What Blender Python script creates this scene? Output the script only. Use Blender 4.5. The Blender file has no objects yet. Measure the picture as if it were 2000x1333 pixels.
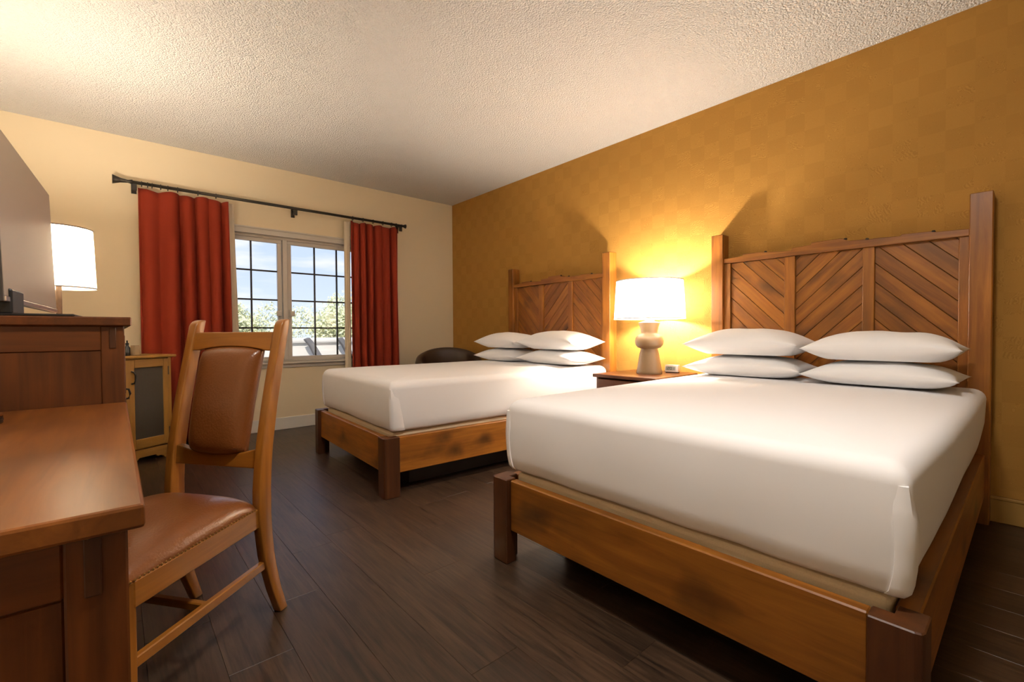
import bpy, bmesh, math, random
from mathutils import Vector, Matrix, noise

S = bpy.context.scene
COL = S.collection
PI = math.pi

# ------------------------------------------------------------------ camera
CAM = (-3.4385, -5.1479, 1.0)
YAW, PITCH, ROLL, FPX = 0.7171, -0.0195, -0.0058, 890.5
fw = Vector((math.sin(YAW)*math.cos(PITCH), math.cos(YAW)*math.cos(PITCH), math.sin(PITCH)))
rt = Vector((math.cos(YAW), -math.sin(YAW), 0))
up = rt.cross(fw)
r2 = rt*math.cos(ROLL) + up*math.sin(ROLL)
u2 = -rt*math.sin(ROLL) + up*math.cos(ROLL)
cd = bpy.data.cameras.new('camera'); cam = bpy.data.objects.new('camera', cd); COL.objects.link(cam)
M = Matrix.Identity(4)
for i in range(3):
    M[i][0], M[i][1], M[i][2], M[i][3] = r2[i], u2[i], -fw[i], CAM[i]
cam.matrix_world = M
cd.sensor_width = 36; cd.lens = FPX*36/2000; cd.clip_start = 0.02; cd.clip_end = 300
S.camera = cam

# ------------------------------------------------------------------ world, sun, lights, exposure
S.view_settings.view_transform = 'Standard'; S.view_settings.look = 'None'
S.view_settings.gamma = 1; S.view_settings.use_curve_mapping = False
S.view_settings.exposure = 0.62
W = bpy.data.worlds.new('sky'); S.world = W; W.use_nodes = True
wn, wl = W.node_tree.nodes, W.node_tree.links
wn.clear()
wo = wn.new('ShaderNodeOutputWorld'); wb = wn.new('ShaderNodeBackground'); wl.new(wb.outputs[0], wo.inputs[0])
tc = wn.new('ShaderNodeTexCoord'); sx = wn.new('ShaderNodeSeparateXYZ'); wl.new(tc.outputs['Generated'], sx.inputs[0])
wr = wn.new('ShaderNodeValToRGB'); wl.new(sx.outputs[2], wr.inputs[0])
e = wr.color_ramp.elements
e[0].position = 0.0; e[0].color = (.74, .84, .96, 1)
e[1].position = 0.5; e[1].color = (.30, .48, .85, 1)
q = e.new(.10); q.color = (.62, .74, .95, 1)
wm = wn.new('ShaderNodeMapping'); wm.inputs['Scale'].default_value = (3, 3, 14); wl.new(tc.outputs['Generated'], wm.inputs[0])
wz = wn.new('ShaderNodeTexNoise'); wz.inputs['Scale'].default_value = 2.2; wz.inputs['Detail'].default_value = 6; wl.new(wm.outputs[0], wz.inputs[0])
wc = wn.new('ShaderNodeValToRGB'); wc.color_ramp.elements[0].position = .50; wc.color_ramp.elements[1].position = .72; wl.new(wz.outputs[0], wc.inputs[0])
wx = wn.new('ShaderNodeMix'); wx.data_type = 'RGBA'; wl.new(wc.outputs[0], wx.inputs[0]); wl.new(wr.outputs[0], wx.inputs[6]); wx.inputs[7].default_value = (.9, .92, .95, 1)
wl.new(wx.outputs[2], wb.inputs[0]); wb.inputs[1].default_value = .78

def light(name, kind, loc, energy, color, **kw):
    d = bpy.data.lights.new(name, kind); d.energy = energy; d.color = color
    for k, v in kw.items(): setattr(d, k, v)
    o = bpy.data.objects.new(name, d); COL.objects.link(o); o.location = loc
    return o
sun = light('sun', 'SUN', (0, -20, 20), 3.2, (1, .95, .86), angle=.01)
sun.rotation_euler = (math.radians(48), 0, math.radians(-25))
WARM = (1.0, .86, .69)

# ------------------------------------------------------------------ helpers
rnd = random.Random(7)
MATS = {}
def nt(name):
    m = bpy.data.materials.new(name); m.use_nodes = True
    n = m.node_tree.nodes; b = n['Principled BSDF']
    MATS[name] = m
    return m, n, m.node_tree.links, b
def plain(name, col, rough=.5, metal=0, coat=0, bump=0, bscale=60, var=0, spec=.5):
    m, n, l, b = nt(name)
    b.inputs['Base Color'].default_value = (*col, 1); b.inputs['Roughness'].default_value = rough
    b.inputs['Metallic'].default_value = metal; b.inputs['Coat Weight'].default_value = coat
    b.inputs['Specular IOR Level'].default_value = spec
    if bump or var:
        t = n.new('ShaderNodeTexCoord'); z = n.new('ShaderNodeTexNoise'); z.inputs['Scale'].default_value = bscale
        z.inputs['Detail'].default_value = 4; l.new(t.outputs['Object'], z.inputs[0])
        if bump:
            bp = n.new('ShaderNodeBump'); bp.inputs['Strength'].default_value = bump; bp.inputs['Distance'].default_value = .004
            l.new(z.outputs[0], bp.inputs['Height']); l.new(bp.outputs[0], b.inputs['Normal'])
        if var:
            mx = n.new('ShaderNodeMix'); mx.data_type = 'RGBA'; l.new(z.outputs[0], mx.inputs[0])
            mx.inputs[6].default_value = (*[c*(1-var) for c in col], 1); mx.inputs[7].default_value = (*[min(1, c*(1+var)) for c in col], 1)
            l.new(mx.outputs[2], b.inputs['Base Color'])
    return m
def wood(name, axis, c1, c2, dark, rough=.38, knots=1.0, scale=1.0, rvar=.16, coat=.06):
    """stained wood with grain along axis 0/1/2"""
    m, n, l, b = nt(name)
    t = n.new('ShaderNodeTexCoord'); oi = n.new('ShaderNodeObjectInfo')
    ad = n.new('ShaderNodeVectorMath'); ad.operation = 'MULTIPLY_ADD'
    cb = n.new('ShaderNodeCombineXYZ')
    for i in range(3): l.new(oi.outputs['Random'], cb.inputs[i])
    l.new(cb.outputs[0], ad.inputs[0]); ad.inputs[1].default_value = (17, 31, 23); l.new(t.outputs['Object'], ad.inputs[2])
    mp = n.new('ShaderNodeMapping'); s = [16*scale]*3; s[axis] = 1.1*scale; mp.inputs['Scale'].default_value = s
    l.new(ad.outputs[0], mp.inputs[0])
    z = n.new('ShaderNodeTexNoise'); z.inputs['Scale'].default_value = 1.6; z.inputs['Detail'].default_value = 7
    z.inputs['Roughness'].default_value = .62; z.inputs['Distortion'].default_value = .9; l.new(mp.outputs[0], z.inputs[0])
    r = n.new('ShaderNodeValToRGB'); r.color_ramp.elements[0].position = .34; r.color_ramp.elements[1].position = .68
    r.color_ramp.elements[0].color = (*c2, 1); r.color_ramp.elements[1].color = (*c1, 1); l.new(z.outputs[0], r.inputs[0])
    # broad tone variation
    z2 = n.new('ShaderNodeTexNoise'); z2.inputs['Scale'].default_value = 3.5; z2.inputs['Detail'].default_value = 3
    mp2 = n.new('ShaderNodeMapping'); s2 = [2.2]*3; s2[axis] = .7; mp2.inputs['Scale'].default_value = s2
    l.new(ad.outputs[0], mp2.inputs[0]); l.new(mp2.outputs[0], z2.inputs[0])
    r2_ = n.new('ShaderNodeMapRange'); r2_.inputs[1].default_value = .3; r2_.inputs[2].default_value = .7
    r2_.inputs[3].default_value = .72; r2_.inputs[4].default_value = 1.18; l.new(z2.outputs[0], r2_.inputs[0])
    hv = n.new('ShaderNodeMapRange'); hv.inputs[3].default_value = 1-rvar; hv.inputs[4].default_value = 1+rvar*.6
    l.new(oi.outputs['Random'], hv.inputs[0])
    mu = n.new('ShaderNodeMath'); mu.operation = 'MULTIPLY'; l.new(r2_.outputs[0], mu.inputs[0]); l.new(hv.outputs[0], mu.inputs[1])
    vm = n.new('ShaderNodeVectorMath'); vm.operation = 'SCALE'; l.new(r.outputs[0], vm.inputs[0]); l.new(mu.outputs[0], vm.inputs['Scale'])
    out = vm.outputs[0]
    if knots:
        mp3 = n.new('ShaderNodeMapping'); s3 = [5.5]*3; s3[axis] = 3.2; mp3.inputs['Scale'].default_value = s3
        zz = n.new('ShaderNodeTexNoise'); zz.inputs['Scale'].default_value = 9; l.new(ad.outputs[0], zz.inputs[0])
        vv = n.new('ShaderNodeVectorMath'); vv.operation = 'MULTIPLY_ADD'; l.new(zz.outputs['Color'], vv.inputs[0])
        vv.inputs[1].default_value = (.09, .09, .09); l.new(ad.outputs[0], vv.inputs[2])
        l.new(vv.outputs[0], mp3.inputs[0])
        vo = n.new('ShaderNodeTexVoronoi'); vo.inputs['Scale'].default_value = 1.05; vo.inputs['Randomness'].default_value = 1; l.new(mp3.outputs[0], vo.inputs[0])
        rk = n.new('ShaderNodeValToRGB'); rk.color_ramp.elements[0].position = .06; rk.color_ramp.elements[1].position = .40
        rk.color_ramp.elements[0].color = (1, 1, 1, 1); rk.color_ramp.elements[1].color = (0, 0, 0, 1); l.new(vo.outputs['Distance'], rk.inputs[0])
        km = n.new('ShaderNodeMath'); km.operation = 'MULTIPLY'; km.inputs[1].default_value = .8*knots; l.new(rk.outputs[0], km.inputs[0])
        mx = n.new('ShaderNodeMix'); mx.data_type = 'RGBA'; l.new(km.outputs[0], mx.inputs[0]); l.new(out, mx.inputs[6])
        mx.inputs[7].default_value = (*dark, 1); out = mx.outputs[2]
    l.new(out, b.inputs['Base Color'])
    b.inputs['Roughness'].default_value = rough; b.inputs['Coat Weight'].default_value = coat; b.inputs['Coat Roughness'].default_value = .3
    bp = n.new('ShaderNodeBump'); bp.inputs['Strength'].default_value = .12; bp.inputs['Distance'].default_value = .002
    l.new(z.outputs[0], bp.inputs['Height']); l.new(bp.outputs[0], b.inputs['Normal'])
    return m

def finish(name, me, mat, parent=None, loc=(0, 0, 0), rot=(0, 0, 0)):
    o = bpy.data.objects.new(name, me); COL.objects.link(o)
    if mat is not None and not me.materials: me.materials.append(MATS[mat] if isinstance(mat, str) else mat)
    o.parent = parent; o.location = loc; o.rotation_euler = rot
    return o
def mesh(name, verts, faces, mat, parent=None, smooth=False, center=True, rot=(0, 0, 0)):
    verts = [Vector(v) for v in verts]
    c = Vector((0, 0, 0))
    if center:
        lo = Vector([min(v[i] for v in verts) for i in range(3)]); hi = Vector([max(v[i] for v in verts) for i in range(3)])
        c = (lo+hi)/2
    me = bpy.data.meshes.new(name); me.from_pydata([v-c for v in verts], [], faces)
    bm = bmesh.new(); bm.from_mesh(me); bmesh.ops.recalc_face_normals(bm, faces=bm.faces); bm.to_mesh(me); bm.free()
    if smooth: me.shade_smooth()
    return finish(name, me, mat, parent, c, rot)
CACHE = {}
def box_mesh(dx, dy, dz, bev, mat):
    k = (round(dx, 4), round(dy, 4), round(dz, 4), bev, mat)
    if k in CACHE: return CACHE[k]
    bm = bmesh.new(); bmesh.ops.create_cube(bm, size=1)
    bmesh.ops.scale(bm, vec=(dx, dy, dz), verts=bm.verts)
    if bev: bmesh.ops.bevel(bm, geom=bm.edges[:], offset=min(bev, .45*min(dx, dy, dz)), segments=2 if bev > .004 else 1, affect='EDGES', profile=.5)
    me = bpy.data.meshes.new('box'); bm.to_mesh(me); bm.free()
    me.materials.append(MATS[mat]); CACHE[k] = me
    return me
def box(name, x0, x1, y0, y1, z0, z1, mat, parent=None, bev=.003, rot=(0, 0, 0)):
    me = box_mesh(abs(x1-x0), abs(y1-y0), abs(z1-z0), bev, mat)
    return finish(name, me, None, parent, ((x0+x1)/2, (y0+y1)/2, (z0+z1)/2), rot)
def prism(name, poly, axis, a0, a1, mat, parent=None, bev=0.0):
    """extrude a 2D polygon along axis from a0 to a1; poly given in the two other axes, in order"""
    def P(p, a):
        if axis == 0: return (a, p[0], p[1])
        if axis == 1: return (p[0], a, p[1])
        return (p[0], p[1], a)
    n = len(poly)
    v = [Vector(P(p, a0)) for p in poly] + [Vector(P(p, a1)) for p in poly]
    f = [tuple(range(n)), tuple(range(2*n-1, n-1, -1))] + [(i, (i+1) % n, n+(i+1) % n, n+i) for i in range(n)]
    o = mesh(name, v, f, mat, parent)
    if bev:
        bm = bmesh.new(); bm.from_mesh(o.data)
        ed = [x for x in bm.edges if x.is_manifold and x.calc_face_angle(0) > .5]
        bmesh.ops.bevel(bm, geom=ed, offset=bev, segments=1, affect='EDGES', profile=.5)
        bm.to_mesh(o.data); bm.free()
    return o
def lathe(name, prof, mat, parent=None, loc=(0, 0, 0), seg=40, cap=True):
    v, f = [], []
    n = len(prof)
    for r, z in prof:
        for k in range(seg):
            a = 2*PI*k/seg; v.append((r*math.cos(a), r*math.sin(a), z))
    for i in range(n-1):
        for k in range(seg):
            f.append((i*seg+k, i*seg+(k+1) % seg, (i+1)*seg+(k+1) % seg, (i+1)*seg+k))
    if cap:
        f.append(tuple(range(seg))); f.append(tuple(range((n-1)*seg, n*seg)))
    me = bpy.data.meshes.new(name); me.from_pydata(v, [], f)
    bm = bmesh.new(); bm.from_mesh(me); bmesh.ops.recalc_face_normals(bm, faces=bm.faces); bm.to_mesh(me); bm.free()
    me.shade_smooth()
    o = finish(name, me, mat, parent, loc)
    md = o.modifiers.new('split', 'EDGE_SPLIT'); md.split_angle = math.radians(45)
    return o
def tube(name, pts, rad, mat, parent=None, seg=10, rads=None):
    pts = [Vector(p) for p in pts]; v, f = [], []
    for i, p in enumerate(pts):
        d = (pts[min(i+1, len(pts)-1)]-pts[max(i-1, 0)]).normalized()
        a = Vector((0, 0, 1)) if abs(d.z) < .9 else Vector((1, 0, 0))
        s = d.cross(a).normalized(); t = s.cross(d)
        r = rads[i] if rads else rad
        for k in range(seg):
            g = 2*PI*k/seg; v.append(p+s*r*math.cos(g)+t*r*math.sin(g))
    n = len(pts)
    for i in range(n-1):
        for k in range(seg): f.append((i*seg+k, i*seg+(k+1) % seg, (i+1)*seg+(k+1) % seg, (i+1)*seg+k))
    f.append(tuple(range(seg))); f.append(tuple(range((n-1)*seg, n*seg)))
    return mesh(name, v, f, mat, parent, smooth=True)
def empty(name, loc=(0, 0, 0), rz=0):
    o = bpy.data.objects.new(name, None); COL.objects.link(o); o.location = loc; o.rotation_euler = (0, 0, rz); o.empty_display_size = .1
    return o
def tag(o, label, cat, group=None):
    o['label'] = label; o['category'] = cat
    if group: o['group'] = group
    return o
def struct(o):
    o['kind'] = 'structure'; return o
def copy_tree(o, parent=None):
    c = o.copy(); COL.objects.link(c); c.parent = parent
    for ch in o.children: copy_tree(ch, c)
    return c

# ------------------------------------------------------------------ materials
HONEY = ((.36, .135, .016), (.21, .068, .008), (.028, .009, .003))
for i, a in enumerate('xyz'):
    wood('honey_'+a, i, *HONEY)
    wood('honey_calm_'+a, i, *HONEY, knots=.35, rvar=.12)
    wood('desk_'+a, i, (.165, .046, .007), (.09, .024, .004), (.03, .009, .003), rough=.36, knots=.3, rvar=.12, coat=.12)
    wood('post_'+a, i, (.10, .032, .008), (.055, .017, .005), (.03, .01, .004), knots=.3, rvar=.1)
    wood('chair_'+a, i, (.40, .155, .020), (.26, .088, .011), (.12, .04, .01), rough=.28, knots=0, rvar=.06, coat=.4)
    wood('pine_'+a, i, (.44, .225, .045), (.34, .165, .03), (.2, .09, .02), rough=.45, knots=.2, rvar=.06)
wood('desktop_y', 1, (.26, .085, .012), (.16, .046, .007), (.05, .015, .004), rough=.34, knots=.3, coat=.15)
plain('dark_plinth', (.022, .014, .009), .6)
plain('sheet', (.90, .89, .905), .85, bump=.10, bscale=9, spec=.2)
plain('pillowcase', (.92, .915, .925), .85, bump=.12, bscale=10, spec=.2)
plain('ticking', (.72, .59, .41), .9, bump=.2, bscale=240, var=.1)
plain('leather', (.19, .060, .013), .30, bump=.25, bscale=150, var=.12, coat=.15)
plain('dark_leather', (.05, .026, .015), .42, bump=.2, bscale=120)
plain('curtain', (.23, .026, .010), .85, bump=.2, bscale=500, spec=.2)
plain('lining', (.72, .62, .46), .9)
plain('iron', (.035, .03, .025), .45, metal=.6, bump=.3, bscale=80)
plain('black', (.012, .012, .013), .4)
plain('bezel', (.05, .045, .045), .35)
plain('tv_screen', (.52, .43, .34), .42, spec=.7)  # tan reflection of the room put into the screen's base colour
plain('silver', (.55, .5, .46), .3, metal=.9)
plain('bronze', (.13, .085, .055), .4, metal=.5)
plain('ceramic', (.22, .140, .072), .38, var=.05, bscale=30)
plain('white_trim', (.74, .70, .64), .45)
plain('window_white', (.58, .53, .47), .45)
plain('clock_white', (.62, .58, .53), .4)
plain('lcd', (.30, .32, .29), .25)
plain('lcd_digit', (.05, .055, .05), .4)
plain('brass_nail', (.30, .17, .06), .3, metal=.9)
plain('tan_base', (.40, .23, .055), .5)
plain('stucco', (.62, .58, .53), .9, bump=.3, bscale=40)
plain('bar', (.13, .12, .12), .8)
plain('leaf', (.72, .72, .44), .7, var=.15, bscale=2)
plain('bark', (.16, .13, .10), .9)
plain('ground', (.40, .36, .30), .9, var=.2, bscale=1)
plain('box_beige', (.34, .25, .15), .6)
plain('subfloor', (.015, .010, .007), .8)

# woven metal-like mesh of the cabinet door panel
m, n, l, b = nt('woven_panel')
t = n.new('ShaderNodeTexCoord'); mp = n.new('ShaderNodeMapping'); mp.inputs['Rotation'].default_value = (0, PI/4, 0); l.new(t.outputs['Object'], mp.inputs[0])
w1 = n.new('ShaderNodeTexWave'); w1.inputs['Scale'].default_value = 38; w1.inputs['Distortion'].default_value = 2; l.new(mp.outputs[0], w1.inputs[0])
w2 = n.new('ShaderNodeTexWave'); w2.bands_direction = 'Z'; w2.inputs['Scale'].default_value = 38; w2.inputs['Distortion'].default_value = 2; l.new(mp.outputs[0], w2.inputs[0])
mm = n.new('ShaderNodeMath'); mm.operation = 'MAXIMUM'; l.new(w1.outputs[1], mm.inputs[0]); l.new(w2.outputs[1], mm.inputs[1])
rr_ = n.new('ShaderNodeValToRGB'); rr_.color_ramp.elements[0].color = (.022, .016, .011, 1); rr_.color_ramp.elements[1].color = (.075, .055, .038, 1); l.new(mm.outputs[0], rr_.inputs[0])
l.new(rr_.outputs[0], b.inputs['Base Color']); b.inputs['Roughness'].default_value = .55
bp = n.new('ShaderNodeBump'); bp.inputs['Strength'].default_value = .4; bp.inputs['Distance'].default_value = .002; l.new(mm.outputs[0], bp.inputs['Height']); l.new(bp.outputs[0], b.inputs['Normal'])

# popcorn ceiling
m, n, l, b = nt('popcorn')
t = n.new('ShaderNodeTexCoord')
z = n.new('ShaderNodeTexNoise'); z.inputs['Scale'].default_value = 125; z.inputs['Detail'].default_value = 3; z.inputs['Roughness'].default_value = .6; l.new(t.outputs['Object'], z.inputs[0])
vo = n.new('ShaderNodeTexVoronoi'); vo.inputs['Scale'].default_value = 95; l.new(t.outputs['Object'], vo.inputs[0])
mm = n.new('ShaderNodeMath'); mm.operation = 'SUBTRACT'; l.new(z.outputs[0], mm.inputs[0]); l.new(vo.outputs[0], mm.inputs[1])
bp = n.new('ShaderNodeBump'); bp.inputs['Strength'].default_value = .9; bp.inputs['Distance'].default_value = .014; l.new(mm.outputs[0], bp.inputs['Height'])
l.new(bp.outputs[0], b.inputs['Normal']); b.inputs['Base Color'].default_value = (.86, .845, .825, 1); b.inputs['Roughness'].default_value = .95; b.inputs['Specular IOR Level'].default_value = .1

# cream paint
plain('cream_wall', (.80, .68, .48), .8, bump=.05, bscale=120, spec=.2)

# wallpaper: small squares of combed grain turned alternately
m, n, l, b = nt('wallpaper')
SQ = .1125
t = n.new('ShaderNodeTexCoord'); sp = n.new('ShaderNodeSeparateXYZ'); l.new(t.outputs['Object'], sp.inputs[0])
def mth(op, a, bb=None):
    k = n.new('ShaderNodeMath'); k.operation = op
    for i, v_ in enumerate((a, bb)):
        if v_ is None: continue
        if isinstance(v_, (int, float)): k.inputs[i].default_value = v_
        else: l.new(v_, k.inputs[i])
    return k.outputs[0]
iy = mth('FLOOR', mth('DIVIDE', sp.outputs[1], SQ)); iz = mth('FLOOR', mth('DIVIDE', sp.outputs[2], SQ))
chk = mth('ABSOLUTE', mth('MODULO', mth('ADD', iy, iz), 2))
cc = n.new('ShaderNodeCombineXYZ'); l.new(iy, cc.inputs[0]); l.new(iz, cc.inputs[1])
wnz = n.new('ShaderNodeTexWhiteNoise'); wnz.noise_dimensions = '2D'; l.new(cc.outputs[0], wnz.inputs[0])
dist = n.new('ShaderNodeTexNoise'); dist.inputs['Scale'].default_value = 14; l.new(t.outputs['Object'], dist.inputs[0])
ang = mth('ADD', mth('MULTIPLY', chk, 1.57), mth('ADD', mth('MULTIPLY', wnz.outputs[0], .9), mth('MULTIPLY', dist.outputs[0], 2.0)))
du = mth('ADD', mth('MULTIPLY', sp.outputs[1], mth('COSINE', ang)), mth('MULTIPLY', sp.outputs[2], mth('SINE', ang)))
st = mth('SINE', mth('MULTIPLY', du, 430))
bp = n.new('ShaderNodeBump'); bp.inputs['Strength'].default_value = .18; bp.inputs['Distance'].default_value = .0012
l.new(st, bp.inputs['Height']); l.new(bp.outputs[0], b.inputs['Normal'])
f1 = mth('ADD', mth('MULTIPLY', chk, .08), mth('ADD', mth('MULTIPLY', wnz.outputs[0], .07), mth('MULTIPLY', st, .19)))  # sheen of alternate squares put into the colour as a tone step
mx = n.new('ShaderNodeMix'); mx.data_type = 'RGBA'; l.new(mth('ADD', f1, .35), mx.inputs[0])
mx.inputs[6].default_value = (.52, .280, .062, 1); mx.inputs[7].default_value = (.29, .135, .022, 1)
l.new(mx.outputs[2], b.inputs['Base Color']); b.inputs['Roughness'].default_value = .72; b.inputs['Specular IOR Level'].default_value = .2

# floor plank
m, n, l, b = nt('plank')
t = n.new('ShaderNodeTexCoord'); oi = n.new('ShaderNodeObjectInfo'); cb = n.new('ShaderNodeCombineXYZ')
for i in range(3): l.new(oi.outputs['Random'], cb.inputs[i])
ad = n.new('ShaderNodeVectorMath'); ad.operation = 'MULTIPLY_ADD'; l.new(cb.outputs[0], ad.inputs[0]); ad.inputs[1].default_value = (13, 27, 7); l.new(t.outputs['Object'], ad.inputs[2])
mp = n.new('ShaderNodeMapping'); mp.inputs['Scale'].default_value = (34, 2.2, 10); l.new(ad.outputs[0], mp.inputs[0])
z = n.new('ShaderNodeTexNoise'); z.inputs['Scale'].default_value = 1.7; z.inputs['Detail'].default_value = 8; z.inputs['Roughness'].default_value = .66; z.inputs['Distortion'].default_value = .6; l.new(mp.outputs[0], z.inputs[0])
r = n.new('ShaderNodeValToRGB'); r.color_ramp.elements[0].position = .30; r.color_ramp.elements[1].position = .72
r.color_ramp.elements[0].color = (.011, .0065, .0042, 1); r.color_ramp.elements[1].color = (.082, .045, .025, 1); l.new(z.outputs[0], r.inputs[0])
hv = n.new('ShaderNodeMapRange'); hv.inputs[3].default_value = .8; hv.inputs[4].default_value = 1.2; l.new(oi.outputs['Random'], hv.inputs[0])
vm = n.new('ShaderNodeVectorMath'); vm.operation = 'SCALE'; l.new(r.outputs[0], vm.inputs[0]); l.new(hv.outputs[0], vm.inputs['Scale']); l.new(vm.outputs[0], b.inputs['Base Color'])
b.inputs['Roughness'].default_value = .36
bp = n.new('ShaderNodeBump'); bp.inputs['Strength'].default_value = .22; bp.inputs['Distance'].default_value = .002; l.new(z.outputs[0], bp.inputs['Height']); l.new(bp.outputs[0], b.inputs['Normal'])

# window glass and lamp shades
m, n, l, b = nt('glass')
n.remove(b); o_ = n['Material Output']; tr = n.new('ShaderNodeBsdfTransparent'); gl = n.new('ShaderNodeBsdfGlossy'); gl.inputs['Roughness'].default_value = .02
fr = n.new('ShaderNodeFresnel'); fr.inputs[0].default_value = 1.35; ms = n.new('ShaderNodeMixShader')
l.new(fr.outputs[0], ms.inputs[0]); l.new(tr.outputs[0], ms.inputs[1]); l.new(gl.outputs[0], ms.inputs[2]); l.new(ms.outputs[0], o_.inputs[0])
def shade_mat(name, col, k):
    m, n, l, b = nt(name); n.remove(b); o_ = n['Material Output']
    d = n.new('ShaderNodeBsdfDiffuse'); d.inputs[0].default_value = (*col, 1)
    tl = n.new('ShaderNodeBsdfTranslucent'); tl.inputs[0].default_value = (*col, 1); ms = n.new('ShaderNodeMixShader'); ms.inputs[0].default_value = k
    l.new(d.outputs[0], ms.inputs[1]); l.new(tl.outputs[0], ms.inputs[2]); l.new(ms.outputs[0], o_.inputs[0])
shade_mat('linen_shade', (.96, .94, .90), .75)
shade_mat('cream_shade', (.94, .88, .76), .70)
for nm_, st_ in (('bulb', 1250), ('bulb_small', 1600), ('fill_glow', 98)):
    m, n, l, b = nt(nm_); b.inputs['Emission Color'].default_value = (1, .93, .85, 1) if nm_ == 'fill_glow' else (*WARM, 1); b.inputs['Emission Strength'].default_value = st_

# ------------------------------------------------------------------ the room
XL, YN, H = -4.15, -7.4, 2.698
fl = struct(box('floor', XL-.1, .1, YN-.1, .1, -.12, -.012, 'subfloor', bev=0))
PW, PL = .178, 1.22
ncol = int(math.ceil(-XL/PW)); pl_i = 0
for c in range(ncol):
    x1 = -c*PW; x0 = max(XL, x1-PW)
    y = 0 - (0 if False else 0); off = rnd.uniform(.25, 1.0)*PL
    ends = [0.0]; yy = -off
    while yy > YN+.15: ends.append(yy); yy -= PL
    ends.append(YN)
    for k in range(len(ends)-1):
        o = box('plank', x0+.0003, x1-.0003, ends[k+1]+.0003, ends[k]-.0003, -.012, 0, 'plank', bev=.0006)
        o.parent = fl; o.location = o.location - fl.location
struct(box('ceiling', XL-.1, .1, YN-.1, .1, H, H+.12, 'popcorn', bev=0))
wr_ = struct(box('wall_right', 0, .12, YN-.1, .12, -.12, H+.02, 'wallpaper', bev=0))
struct(box('wall_left', XL-.12, XL, YN-.1, .12, -.12, H+.02, 'cream_wall', bev=0))
struct(box('wall_front', XL-.1, .1, YN-.12, YN, -.12, H+.02, 'cream_wall', bev=0))
# window wall with its opening
WX0, WX1, WZ0, WZ1 = -2.94, -1.22, .705, 2.005
def wallmesh():
    v = []; f = []
    def add(x0, x1, z0, z1):
        b_ = len(v)
        for y in (0, .16):
            v.extend([(x0, y, z0), (x1, y, z0), (x1, y, z1), (x0, y, z1)])
        f.extend([tuple(b_+i for i in q) for q in ((0, 1, 2, 3), (7, 6, 5, 4), (0, 4, 5, 1), (1, 5, 6, 2), (2, 6, 7, 3), (3, 7, 4, 0))])
    add(XL-.1, WX0, -.12, H+.02); add(WX1, .1, -.12, H+.02); add(WX0, WX1, -.12, WZ0); add(WX0, WX1, WZ1, H+.02)
    return v, f
struct(mesh('wall_back', *wallmesh(), 'cream_wall'))
struct(box('baseboard_back', XL, 0, -.014, 0, 0, .125, 'white_trim', bev=.004))
bo = struct(box('baseboard_right', -.014, 0, YN, -.014, 0, .135, 'tan_base', bev=.004))
cap = box('cap', -.019, 0, YN, -.014, .118, .135, 'tan_base', bev=.004); cap.parent = bo; cap.location -= bo.location
struct(box('baseboard_left', XL, XL+.014, YN, -.014, 0, .125, 'white_trim', bev=.004))

# window
win = struct(empty('window_1', (-2.08, 0, WZ0)))
def wbox(name, x0, x1, y0, y1, z0, z1, mat='window_white', bev=.003, par=win):
    o = box(name, x0, x1, y0, y1, z0, z1, mat, bev=bev); o.parent = par
    base = win.location if par is win else win.location+par.location
    o.location = o.location - base
    return o
wbox('casing_head', WX0-.06, WX1+.06, -.018, .02, WZ1-.005, WZ1+.06)
wbox('casing_head_lip', WX0-.07, WX1+.07, -.026, 0, WZ1+.045, WZ1+.062)
wbox('casing_side', WX0-.06, WX0+.005, -.018, .02, WZ0, WZ1-.005)
wbox('casing_side', WX1-.005, WX1+.06, -.018, .02, WZ0, WZ1-.005)
wbox('sill', WX0-.09, WX1+.09, -.05, .10, WZ0-.022, WZ0, bev=.006)
wbox('apron', WX0-.06, WX1+.06, -.016, 0, WZ0-.062, WZ0-.022)
wbox('frame_head', WX0, WX1, .03, .10, WZ1-.03, WZ1)
wbox('frame_side', WX0, WX0+.03, .03, .10, WZ0, WZ1-.03)
wbox('frame_side', WX1-.03, WX1, .03, .10, WZ0, WZ1-.03)
wbox('frame_bottom', WX0+.03, WX1-.03, .03, .10, WZ0, WZ0+.02)
wbox('mullion', -2.100, -2.058, .02, .10, WZ0+.02, WZ1-.03)
GZ = [.757, 1.058, 1.348, 1.645, 1.938]
for sgn, gx in ((0, [-2.868, -2.629, -2.388, -2.147]), (1, [-2.012, -1.772, -1.531, -1.290])):
    fx0, fx1 = gx[0]-.042, gx[3]+.042
    y0, y1 = .042, .082
    wbox('sash_rail', fx0, fx1, y0, y1, WZ0+.02, GZ[0]); wbox('sash_rail', fx0, fx1, y0, y1, GZ[4], WZ1-.03)
    wbox('sash_stile', fx0, gx[0], y0, y1, GZ[0], GZ[4]); wbox('sash_stile', gx[3], fx1, y0, y1, GZ[0], GZ[4])
    for k in (1, 2): wbox('muntin', gx[k]-.008, gx[k]+.008, .052, .068, GZ[0], GZ[4], 'iron', 0)
    for k in (1, 2, 3): wbox('muntin', gx[0], gx[3], .053, .067, GZ[k]-.008, GZ[k]+.008, 'iron', 0)
    for i in range(3):
        for j in range(4): wbox('pane', gx[i]+.008*(i > 0), gx[i+1]-.008*(i < 2), .058, .062, GZ[j]+.008*(j > 0), GZ[j+1]-.008*(j < 3), 'glass', 0)
    lx = gx[3]+.018 if sgn == 0 else gx[0]-.018
    lat = wbox('latch', lx-.012, lx+.012, .022, .042, 1.17, 1.25, 'window_white', .006)
    hx = lx-.03 if sgn == 0 else lx+.03
    h = wbox('latch_handle', min(lx, hx)-.010, max(lx, hx)+.010, .006, .022, 1.18, 1.235, 'window_white', .008)
wbox('crank', -1.395, -1.345, -.03, -.001, WZ0+.001, WZ0+.035, 'iron', .005)

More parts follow.
